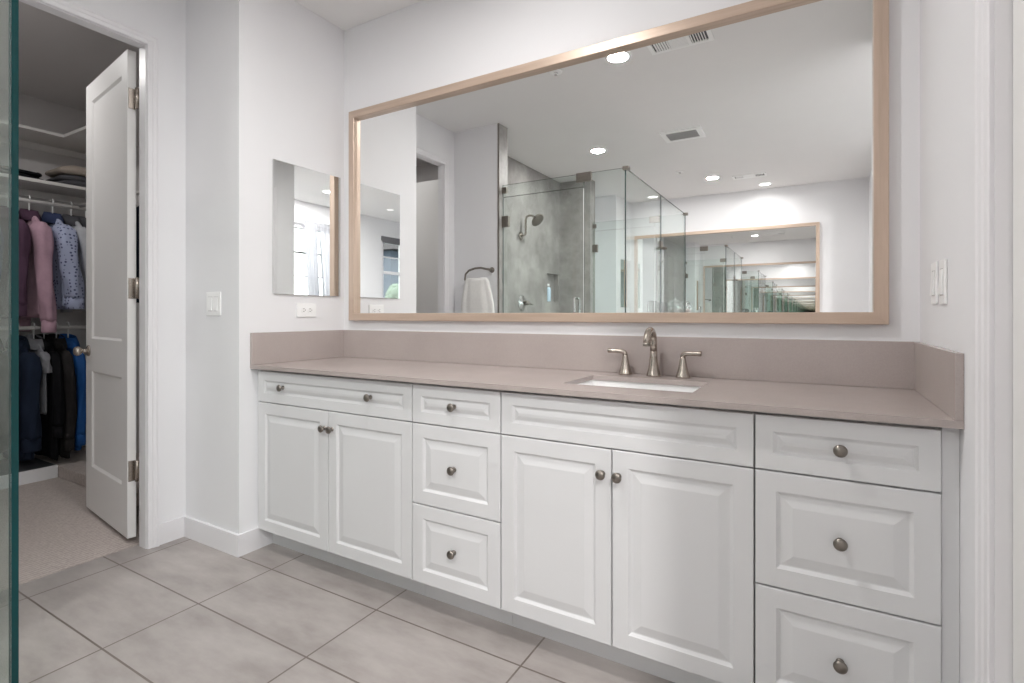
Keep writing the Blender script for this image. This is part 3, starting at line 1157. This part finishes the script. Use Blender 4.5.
m = MB(); m.lathe([(0.083, 0), (0.083, 0.004), (0.075, 0.010), (0.035, 0.014), (0.030, 0.030), (0.0005, 0.032)], (SXL + 0.0002, -2.77, 1.24), (1, 0, 0), n=30); build('plate', m, MAT['chrome'], t)
m = MB(); m.lathe([(0.026, 0), (0.024, 0.025), (0.020, 0.045), (0.0005, 0.048)], (SXL + 0.031, -2.77, 1.24), (1, 0, 0), n=20)
m.tube([(SXL + 0.065, -2.77, 1.24), (SXL + 0.085, -2.79, 1.235), (SXL + 0.092, -2.85, 1.225)], [0.010, 0.009, 0.007], n=10); build('lever', m, MAT['nickel_dark'], t)
t = empty('shampoo_bottle', (-0.436, -3.45, NZ0), 'pale blue bottle standing in the tiled shower niche', 'bottle')
m = MB(); m.lathe([(0.0, 0.0), (0.030, 0.001), (0.033, 0.01), (0.033, 0.145), (0.026, 0.165), (0.013, 0.172)], (-0.410, -3.45, NZ0 + 0.0005), n=22); build('body', m, MAT['bottle'], t)
m = MB(); m.lathe([(0.017, 0.170), (0.017, 0.205), (0.014, 0.210), (0.0005, 0.2105)], (-0.410, -3.45, NZ0 + 0.0005), n=18); build('cap', m, MAT['bottle_cap'], t)

# towel ring and towel on the wing wall
t = empty('towel_ring', (-0.06, -1.66, 1.49), 'dark nickel curved towel holder on the white wall, seen in the large mirror', 'towel holder')
m = MB(); m.lathe([(0.024, 0), (0.024, 0.005), (0.014, 0.011), (0.009, 0.014)], (-0.055, -1.6598, 1.495), (0, 1, 0), n=20); build('flange', m, MAT['nickel_dark'], t)
m = MB()
m.tube([(-0.055, -1.648, 1.495), (-0.057, -1.615, 1.497), (-0.075, -1.600, 1.500), (-0.13, -1.597, 1.512), (-0.19, -1.597, 1.510), (-0.25, -1.597, 1.495), (-0.285, -1.597, 1.465), (-0.292, -1.597, 1.42), (-0.27, -1.597, 1.385), (-0.17, -1.597, 1.378), (-0.10, -1.597, 1.378)],
       [0.010, 0.010, 0.009, 0.009, 0.009, 0.0085, 0.008, 0.008, 0.0075, 0.0075, 0.0075], n=12)
build('arm', m, MAT['nickel_dark'], t)


def towel(label):
    m = MB()
    rings = []
    n = 48
    for i in range(26):
        u = i / 25
        z = 1.428 - u * 0.50
        wd = 0.110 + 0.055 * min(1, u * 2.2) ** 0.8
        th = 0.020 + 0.012 * min(1, u * 3)
        cx = -0.165 + 0.01 * u
        if i == 0:
            wd, th = 0.100, 0.012
        r = []
        for k in range(n):
            a = 2 * PI * k / n
            fold = 1 + 0.22 * math.sin(5 * a + 0.6 + u) * min(1, u * 4) + 0.10 * math.sin(11 * a + 2 * u)
            r.append((cx + wd * math.copysign(abs(math.cos(a)) ** 0.7, math.cos(a)), -1.597 + 0.005 + th * math.copysign(abs(math.sin(a)) ** 0.8, math.sin(a)) * fold, z + 0.01 * math.sin(3 * a) * (u > 0.9)))
        rings.append(r)
    m.loft(rings)
    return tag(build('hand_towel', m, MAT['towel']), label, 'towel')


tw = towel('white terry hand towel hanging from the curved holder')

# ------------------------------------------------------------------ ceiling fittings
def downlight(x, y, label, power=DOWN_W, lens='lens', z=H, r=0.062, spread=180):
    t = empty('downlight', (x, y, z), label, 'ceiling light', 'recessed ceiling lights')
    m = MB()
    m.lathe([(r + 0.018, -0.0005), (r + 0.018, -0.003), (r + 0.010, -0.007), (r, -0.006), (r - 0.002, -0.0008)], (x, y, z), n=36, caps=False)
    build('trim_ring', m, MAT['plastic'], t)
    m = MB(); m.lathe([(r - 0.001, -0.001), (r - 0.002, -0.003), (0.0005, -0.0045)], (x, y, z), n=32)
    build('lens', m, MAT[lens], t)
    if power:
        lamp('downlight_lamp', (0, 0, -0.012), power, 2 * r, parent=t, spread=spread)
    return t


downlight(1.25, -1.06, 'lit recessed ceiling light in front of the vanity, largest in the mirror')
downlight(0.475, -2.75, 'lit recessed ceiling light over the shower', DOWN_W)
downlight(1.27, -4.38, 'lit recessed ceiling light before the opposite vanity, left of the far vent')
downlight(1.774, -5.04, 'lit recessed ceiling light close to the opposite wall, right of the far vent', 3.5, spread=150)
downlight(3.20, -2.60, 'lit recessed ceiling light by the curtained window, seen in the small mirror', 70.0)
downlight(3.34, -3.90, 'dim recessed ceiling light near the uncurtained window', 0, 'lens_dim', r=0.05)


downlight(-1.45, -1.25, 'recessed ceiling light inside the closet', 8.0)  # fill lamp added to brighten the dark closet


def register(x0, x1, y0, y1, label):
    z = H
    t = empty('air_vent', ((x0 + x1) / 2, (y0 + y1) / 2, z), label, 'air vent', 'three-section ceiling registers')
    m = MB()
    fw = 0.025
    for (a, b, c, d) in ((x0, x1, y0, y0 + fw), (x0, x1, y1 - fw, y1), (x0, x0 + fw, y0 + fw, y1 - fw), (x1 - fw, x1, y0 + fw, y1 - fw)):
        m.box(a, b, c, d, z - 0.008, z - 0.0005)
    L = (x1 - x0 - 2 * fw)
    for f in (1 / 3, 2 / 3):
        xx = x0 + fw + L * f
        m.box(xx - 0.008, xx + 0.008, y0 + fw, y1 - fw, z - 0.008, z - 0.0005)
    build('frame', m, MAT['plastic'], t)
    m = MB(); m.box(x0 + fw, x1 - fw, y0 + fw, y1 - fw, z - 0.002, z - 0.0006); build('backing', m, MAT['vent_dark'], t)
    for sec in range(3):
        m = MB()
        a = x0 + fw + L * sec / 3 + 0.008
        b = x0 + fw + L * (sec + 1) / 3 - 0.008
        if sec == 1:
            n = 7
            for k in range(n):
                yy = y0 + fw + (y1 - y0 - 2 * fw) * (k + 0.5) / n
                m.box(a, b, yy - 0.006, yy + 0.006, z - 0.008, z - 0.004)
        else:
            n = 6
            for k in range(n):
                xx = a + (b - a) * (k + 0.5) / n
                w = 0.0045 if sec == 0 else 0.0022
                m.box(xx - w, xx + w, y0 + fw, y1 - fw, z - 0.009, z - 0.003)
        build('louver', m, MAT['plastic'], t)
    return t


v1 = register(1.44, 1.80, -1.15, -0.99, 'three-section ceiling register near the vanity, cut by the mirror frame')
register(1.47, 1.83, -4.61, -4.45, 'three-section ceiling register near the opposite wall, between two lit lights')
t = empty('exhaust_fan', (1.29, -2.70, H), 'square white exhaust fan grille in the middle of the bathroom ceiling', 'exhaust fan')
m = MB()
slab = [(1.12, 1.46, -2.84, -2.80), (1.12, 1.46, -2.60, -2.56), (1.12, 1.16, -2.80, -2.60), (1.42, 1.46, -2.80, -2.60)]
for a, b, c, d_ in slab:
    m.box(a, b, c, d_, H - 0.016, H - 0.0005)
build('frame', m, MAT['plastic'], t)
m = MB(); m.box(1.16, 1.42, -2.80, -2.60, H - 0.004, H - 0.0006); build('backing', m, MAT['vent_dark'], t)
for k in range(9):
    m = MB(); yy = -2.79 + 0.18 * k / 8
    m.box(1.16, 1.42, yy - 0.005, yy + 0.005, H - 0.014, H - 0.006); build('slat', m, MAT['vent_grey'], t)
for x, y, lab in ((0.823, -1.06, 'flush white sprinkler cover near the top rail of the large mirror'), (0.99, -3.95, 'small fire sprinkler cover on the ceiling beyond the shower')):
    t = empty('sprinkler', (x, y, H), lab, 'sprinkler')
    m = MB(); m.lathe([(0.042, -0.0005), (0.042, -0.004), (0.036, -0.007), (0.0005, -0.008)], (x, y, H), n=24); build('cover_plate', m, MAT['plastic'], t)
    m = MB(); m.lathe([(0.014, -0.008), (0.012, -0.022), (0.0005, -0.023)], (x, y, H), n=14); build('head', m, MAT['chrome'], t)

# ------------------------------------------------------------------ opposite vanity (only its counter carries what the mirror shows)
m = MB(); m.box(0.02, 2.56, FAR + 0.004, mf(-0.54), 0.098, 0.861); m.box(0.02, 2.56, FAR + 0.004, mf(-0.46), 0.0, 0.098)
tag(build('opposite_vanity', m, MAT['cabinet']), 'white vanity base along the opposite wall', 'cabinet')
m = MB(); m.box(0.001, 2.60, FAR + 0.001, mf(-0.57), 0.862, 0.88, bev=0.002); m.box(0.001, 2.60, FAR + 0.001, FAR + 0.017, 0.8802, 1.031, bev=0.001)
tag(build('opposite_countertop', m, MAT['quartz']), 'taupe quartz countertop along the opposite wall', 'countertop')
t = empty('lidded_jar', (0.70, -5.00, 0.8805), 'shiny silvered lidded jar on the opposite counter, seen through shower glass', 'jar')
m = MB()
m.lathe([(0.0005, 0.0), (0.055, 0.0), (0.058, 0.008), (0.020, 0.022), (0.016, 0.06), (0.022, 0.20), (0.060, 0.24), (0.094, 0.30), (0.100, 0.345), (0.088, 0.385), (0.078, 0.395),
         (0.075, 0.392), (0.084, 0.38), (0.094, 0.345), (0.088, 0.302), (0.055, 0.247), (0.0005, 0.235)], (0.70, -5.00, 0.8805), n=32)
build('bowl', m, MAT['jar'], t)
m = MB()
m.lathe([(0.078, 0.3955), (0.080, 0.402), (0.055, 0.425), (0.018, 0.435), (0.012, 0.445), (0.018, 0.460), (0.0005, 0.470)], (0.70, -5.00, 0.8805), n=28)
build('lid', m, MAT['jar'], t)
m = MB()
m.lathe([(0.0005, 0.0), (0.045, 0.0), (0.062, 0.06), (0.055, 0.16), (0.034, 0.24), (0.050, 0.29), (0.078, 0.345), (0.074, 0.40), (0.046, 0.425), (0.042, 0.423), (0.06, 0.39), (0.0005, 0.30)], (0.40, -5.02, 0.8805), n=28)
tag(build('vase', m, MAT['vase_dark']), 'dark glossy rounded vase on the opposite counter beside the silvered jar', 'vase')

# ------------------------------------------------------------------ closet: shelves, rods, step
SHX = -2.34
def board(name, x0, x1, y0, y1, z0, z1, label, cat, mat='shelf', bev=0.002):
    m = MB(); m.box(x0, x1, y0, y1, z0, z1, bev=bev, seg=1)
    return tag(build(name, m, MAT[mat]), label, cat)


m = MB(); m.box(-2.689, SHX, -2.27, -0.105, 2.385, 2.405); m.box(SHX, -0.62, -0.465, -0.105, 2.385, 2.405)
m.box(-2.689, -2.67, -2.27, -0.105, 2.34, 2.385)
tag(build('closet_shelf', m, MAT['shelf']), 'white L-shaped top closet shelf turning the corner near the ceiling', 'shelf')
m = MB(); m.box(-2.689, SHX, -2.27, -0.105, 2.033, 2.055); m.box(-2.689, -2.67, -2.27, -0.105, 1.98, 2.033)
tag(build('closet_shelf', m, MAT['shelf']), 'white closet shelf over the shirts, with folded things on it', 'shelf')
RX = -2.40
m = MB(); m.tube([(RX, -2.26, 1.905), (RX, -0.11, 1.905)], 0.014, n=14)
for yy in (-2.2, -1.2, -0.15):
    m.box(-2.689, RX + 0.01, yy - 0.008, yy + 0.008, 1.92, 1.935)
tag(build('closet_rod', m, MAT['shelf']), 'white upper hanging rod that carries the shirts', 'closet rod')
m = MB(); m.tube([(RX, -2.26, 1.025), (RX, -0.11, 1.025)], 0.014, n=14)
for yy in (-2.2, -1.2, -0.15):
    m.box(-2.689, RX + 0.01, yy - 0.008, yy + 0.008, 1.04, 1.055)
tag(build('closet_rod', m, MAT['shelf']), 'white lower hanging rod with the dark jackets', 'closet rod')
# raised carpeted step and baseboard-fronted platform
m = MB(); m.box(-2.69, -2.185, -2.27, -0.556, 0.004, 0.086); struct('floor_closet_platform', m, FAB['dark_grey'])
m = MB(); m.box(-2.185, -2.170, -2.27, -0.5545, 0.004, 0.089, bev=0.002, seg=1); struct('baseboard_closet', m, MAT['trim'])
m = MB(); m.box(-2.69, -0.60, -0.552, -0.105, 0.004, 0.082, bev=0.004, seg=1); struct('floor_closet_step', m, MAT['carpet'])

# ------------------------------------------------------------------ closet: garments
def hanger_mesh(x, y, rz):
    m = MB()
    pts = [(x, y, rz - 0.125)]
    pts += [(x, y, rz - 0.06), (x, y, rz - 0.028)]
    for k in range(9):
        a = -0.6 * PI + 1.35 * PI * k / 8
        pts.append((x - 0.020 * math.cos(a + PI) - 0.006, y, rz + 0.001 + 0.0205 * math.sin(a)))
    m.tube(pts, 0.0042, n=8)
    s = []
    for k in range(13):
        q = -1 + 2 * k / 12
        s.append((x + 0.160 * q, y, rz - 0.125 - 0.085 * abs(q) ** 1.15))
    m.tube(s, 0.006, n=8)
    m.tube([(x - 0.160, y, rz - 0.21), (x, y, rz - 0.215), (x + 0.160, y, rz - 0.21)], 0.0045, n=8)
    return m


def hanger(y, rz, label, x=RX):
    return tag(build('clothes_hanger', hanger_mesh(x, y, rz), MAT['hanger']), label, 'hanger', 'grey clothes hangers')


def body_mesh(x, y, rz, length, hw, th, flare=1.0, seed=0, neck=0.075, tilt=0.0):
    m = MB()
    n = 56
    rings = []
    L = 30
    for i in range(L + 1):
        t = i / L
        z = rz - 0.115 - t * length
        sh = min(1.0, t * length / 0.10)
        a = neck + (hw - neck) * sh ** 0.75
        a *= 1 + (flare - 1) * t
        b = th * (0.55 + 0.45 * min(1, t * 5)) * (1 + 0.15 * t)
        if i == L:
            a *= 0.985; b *= 0.9
        r = []
        for k in range(n):
            q = 2 * PI * k / n
            f = 1 + 0.20 * math.sin(7 * q + seed + 2.2 * t) * min(1, t * 3) + 0.10 * math.sin(13 * q + 2 * seed + 3 * t)
            ca, sa = math.cos(q), math.sin(q)
            r.append((x + a * math.copysign(abs(ca) ** 0.8, ca), y + tilt * t + b * math.copysign(abs(sa) ** 0.85, sa) * f,
                      z + 0.012 * math.sin(2 * q + seed) * (i == L)))
        rings.append(r)
    m.loft(rings)
    return m


def sleeve_mesh(x, y, rz, s, hw, length, r0, r1, seed=0, dy=0.0, dx=0.0):
    m = MB()
    n = 28
    rings = []
    L = 22
    for i in range(L + 1):
        t = i / L
        cx = x + s * (hw - 0.035 + 0.055 * math.sin(min(1, t * 3) * PI / 2)) + s * dx * t
        cy = y + dy * t + 0.006 * math.sin(5 * t + seed)
        z = rz - 0.185 - t * length
        rad = r0 + (r1 - r0) * t
        if i == 0:
            rad *= 0.55; z += 0.01
        r = []
        for k in range(n):
            q = 2 * PI * k / n
            f = 1 + 0.09 * math.sin(4 * q + seed + 7 * t) + 0.06 * math.sin(3 * q - 11 * t)
            r.append((cx + rad * 1.05 * math.cos(q) * f, cy + rad * 0.8 * math.sin(q) * f, z))
        rings.append(r)
    m.loft(rings)
    return m


def cuff_mesh(x, y, rz, s, hw, length, r1, seed=0, dy=0.0, dx=0.0, h=0.075):
    m = MB()
    cx = x + s * (hw + 0.02) + s * dx
    cy = y + dy + 0.006 * math.sin(5 + seed)
    z = rz - 0.185 - length
    n = 24
    rings = []
    for zz, rr in ((0.006, r1 * 0.9), (0.004, r1 * 1.02), (-h, r1 * 1.05), (-h - 0.003, r1 * 0.98), (-h + 0.01, r1 * 0.85)):
        rings.append([(cx + rr * 1.05 * math.cos(2 * PI * k / n), cy + rr * 0.85 * math.sin(2 * PI * k / n), z + zz) for k in range(n)])
    m.loft(rings)
    return m


def collar_mesh(x, y, rz):
    m = MB()
    n = 26
    rings = []
    for zz, a, b in ((-0.125, 0.085, 0.040), (-0.085, 0.075, 0.038), (-0.050, 0.070, 0.036), (-0.047, 0.076, 0.042), (-0.085, 0.098, 0.054), (-0.120, 0.112, 0.060), (-0.122, 0.108, 0.056)):
        rings.append([(x + a * math.cos(2 * PI * k / n), y + b * math.sin(2 * PI * k / n), rz + zz - 0.028 - 0.015 * math.cos(2 * PI * k / n)) for k in range(n)])
    m.loft(rings, False, False)
    return m


def shirt(name, y, rz, mats, label, cat, group, length=0.72, hw=0.20, th=0.038, slv=0.56, r0=0.06, r1=0.042, seed=0, x=RX, dy=0.0, collar=True, cuff=True, tilt=0.0, dx=0.0):
    bod, slm, col = mats
    t = empty(name, (x, y, rz - length), label, cat, group)
    build('torso', body_mesh(x, y, rz, length, hw, th, 1.04, seed, tilt=tilt), bod, t)
    for s in (1, -1):
        o = build('sleeve', sleeve_mesh(x, y, rz, s, hw, slv, r0, r1, seed, dy, dx), slm, t)
        if cuff:
            build('cuff', cuff_mesh(x, y, rz, s, hw, slv, r1 * 0.92, seed, dy, dx), slm, o)
    if collar:
        build('collar', collar_mesh(x, y, rz), col, t)
    return t


UP = 1.905 + 0.014
GS = 'shirts on the upper closet rod'
GJ = 'dark clothes on the lower closet rod'
upper = [
    (-0.745, ('plum', 'plum', 'plum'), 'dark plum shirt partly behind the shower glass edge, first on the upper rod', dict(seed=1, slv=0.55, r0=0.055, r1=0.04, length=0.70, th=0.034)),
    (-0.636, ('pink', 'pink', 'plum'), 'pink long-sleeved shirt with a hanging cuff on the upper rod', dict(seed=2.3, dy=0.030, tilt=0.015, slv=0.66, r0=0.064, r1=0.048, length=0.70, th=0.036)),
    (-0.508, ('dots', 'dots', 'navy'), 'pale blue shirt with dark dots and a navy collar on the upper rod', dict(seed=3.1, dy=0.045, tilt=0.025, slv=0.50, r0=0.074, r1=0.062, length=0.64, th=0.036)),
    (-0.400, ('grey', 'grey', 'dark_grey'), 'plain pale grey shirt next to the dotted shirt', dict(seed=4.4, dy=0.050, tilt=0.030, slv=0.52, r0=0.052, r1=0.042, length=0.66, th=0.032)),
    (-0.312, ('dark_grey', 'dark_grey', 'dark_grey'), 'dark grey shirt at the end of the upper rod beside the door', dict(seed=5.7, slv=0.50, length=0.64, th=0.034, r0=0.055, r1=0.042)),
    (-0.880, ('navy', 'navy', 'navy'), 'navy shirt on the upper rod hidden by the shower glass', dict(seed=6.1, slv=0.52, length=0.66, r0=0.055, r1=0.042)),
]
hl = ['grey hanger under the plum shirt', 'grey hanger under the pink shirt', 'grey hanger under the dotted pale blue shirt',
      'grey hanger under the pale grey shirt', 'grey hanger under the dark grey shirt', 'grey hanger under the navy shirt']
for (y, ms, lab, kw), h in zip(upper, hl):
    shirt('shirt', y, UP, tuple(FAB[k] for k in ms), lab, 'shirt', GS, **kw)
    hanger(y, UP, h)

LO = 1.025 + 0.014
lower = [
    (-0.695, 'denim', 'dark navy denim jacket on the lower rod beside the shower glass edge', dict(seed=2, slv=0.56, r0=0.062, r1=0.060, length=0.78, th=0.036)),
    (-0.612, 'white', 'small white and grey shirt squeezed between dark jackets on the lower rod', dict(seed=3, slv=0.13, r0=0.030, r1=0.028, length=0.48, th=0.018, cuff=False)),
    (-0.555, 'black', 'black jacket in the middle of the lower rod', dict(seed=4, slv=0.50, r0=0.037, r1=0.036, length=0.80, th=0.024)),
    (-0.486, 'brown', 'charcoal brown jacket on the lower rod next to the blue one', dict(seed=5, slv=0.60, r0=0.039, r1=0.036, length=0.80, th=0.024)),
    (-0.418, 'blue', 'bright blue jacket on the lower rod beside the closet door', dict(seed=6, slv=0.58, r0=0.039, r1=0.036, length=0.76, th=0.024)),
    (-0.830, 'black', 'black coat at the near end of the lower rod, behind the shower glass', dict(seed=7, slv=0.5, length=0.7, th=0.04, r0=0.055, r1=0.045)),
]
hl = ['grey hanger under the denim jacket', 'grey hanger under the small white shirt', 'grey hanger under the middle black jacket',
      'grey hanger under the charcoal brown jacket', 'grey hanger under the bright blue jacket', 'grey hanger under the black coat']
for (y, k, lab, kw), h in zip(lower, hl):
    f = FAB[k]
    shirt('jacket', y, LO, (f, f, f), lab, 'jacket', GJ, **kw)
    hanger(y, LO, h)

# short rod on the closet's side wall, seen through the gap at the door hinges
m = MB(); m.tube([(-2.3, -0.38, 1.905), (-0.62, -0.38, 1.905)], 0.014, n=14); m.box(-0.90, -0.88, -0.39, -0.105, 1.918, 1.93); m.box(-2.0, -1.98, -0.39, -0.105, 1.918, 1.93)
tag(build('closet_rod', m, MAT['shelf']), 'white side rod behind the open closet door', 'closet rod')
t = empty('dark_coat', (-0.95, -0.38, 0.3), 'long dark navy coat seen through the hinge gap of the closet door', 'coat')
mm = body_mesh(0, 0, UP, 1.25, 0.20, 0.06, 1.1, 3.3)
mm.transform(Matrix.Translation((-0.95, -0.38, 0)) @ Matrix.Rotation(PI / 2, 4, 'Z'))
build('torso', mm, FAB['denim'], t)
for s in (1, -1):
    mm = sleeve_mesh(0, 0, UP, s, 0.20, 0.55, 0.06, 0.045, 2.0)
    mm.transform(Matrix.Translation((-0.95, -0.38, 0)) @ Matrix.Rotation(PI / 2, 4, 'Z'))
    build('sleeve', mm, FAB['denim'], t)
mm = hanger_mesh(0, 0, UP)
mm.transform(Matrix.Translation((-0.95, -0.38, 0)) @ Matrix.Rotation(PI / 2, 4, 'Z'))
tag(build('clothes_hanger', mm, MAT['hanger']), 'grey hanger under the long dark coat', 'hanger', 'grey clothes hangers')

# folded things on the middle shelf
def folded(name, x0, x1, y0, y1, z0, layers, h, mat, label, cat, seed):
    m = MB()
    for k in range(layers):
        n = 40
        za = z0 + k * h
        rings = []
        for zz, ins in ((0.0, 0.02), (0.25, 0.003), (0.5, 0.0), (0.75, 0.003), (0.985, 0.02)):
            r = []
            for q in range(n):
                a = 2 * PI * q / n
                ca, sa = math.cos(a), math.sin(a)
                hx, hy = (x1 - x0) / 2 - ins - 0.01 * k, (y1 - y0) / 2 - ins - 0.012 * k
                wob = 1 + 0.03 * math.sin(3 * a + seed + k) + 0.02 * math.sin(7 * a + seed)
                r.append(((x0 + x1) / 2 + hx * math.copysign(abs(ca) ** 0.45, ca) * wob, (y0 + y1) / 2 + hy * math.copysign(abs(sa) ** 0.45, sa) * wob,
                          za + zz * h + 0.012 * math.sin(2 * a + seed + k) * zz + 0.004 * math.sin(5 * a + seed) * zz * (k == layers - 1)))
            rings.append(r)
        m.loft(rings)
    return tag(build(name, m, mat), label, cat)


ZS = 2.0555
folded('folded_sweater', -2.66, -2.36, -0.500, -0.14, ZS + 0.001, 2, 0.036, FAB['dark_grey'], 'dark folded sweater under the beige knit on the shelf', 'sweater', 1.0)
folded('folded_blanket', -2.66, -2.36, -0.485, -0.15, ZS + 0.088, 1, 0.05, FAB['beige'], 'beige folded knit blanket on the shelf above the shirts', 'blanket', 2.0)
folded('folded_bag', -2.65, -2.36, -0.90, -0.545, ZS + 0.001, 2, 0.030, FAB['black'], 'flat black bag on the shelf near the shower glass edge', 'bag', 3.1)
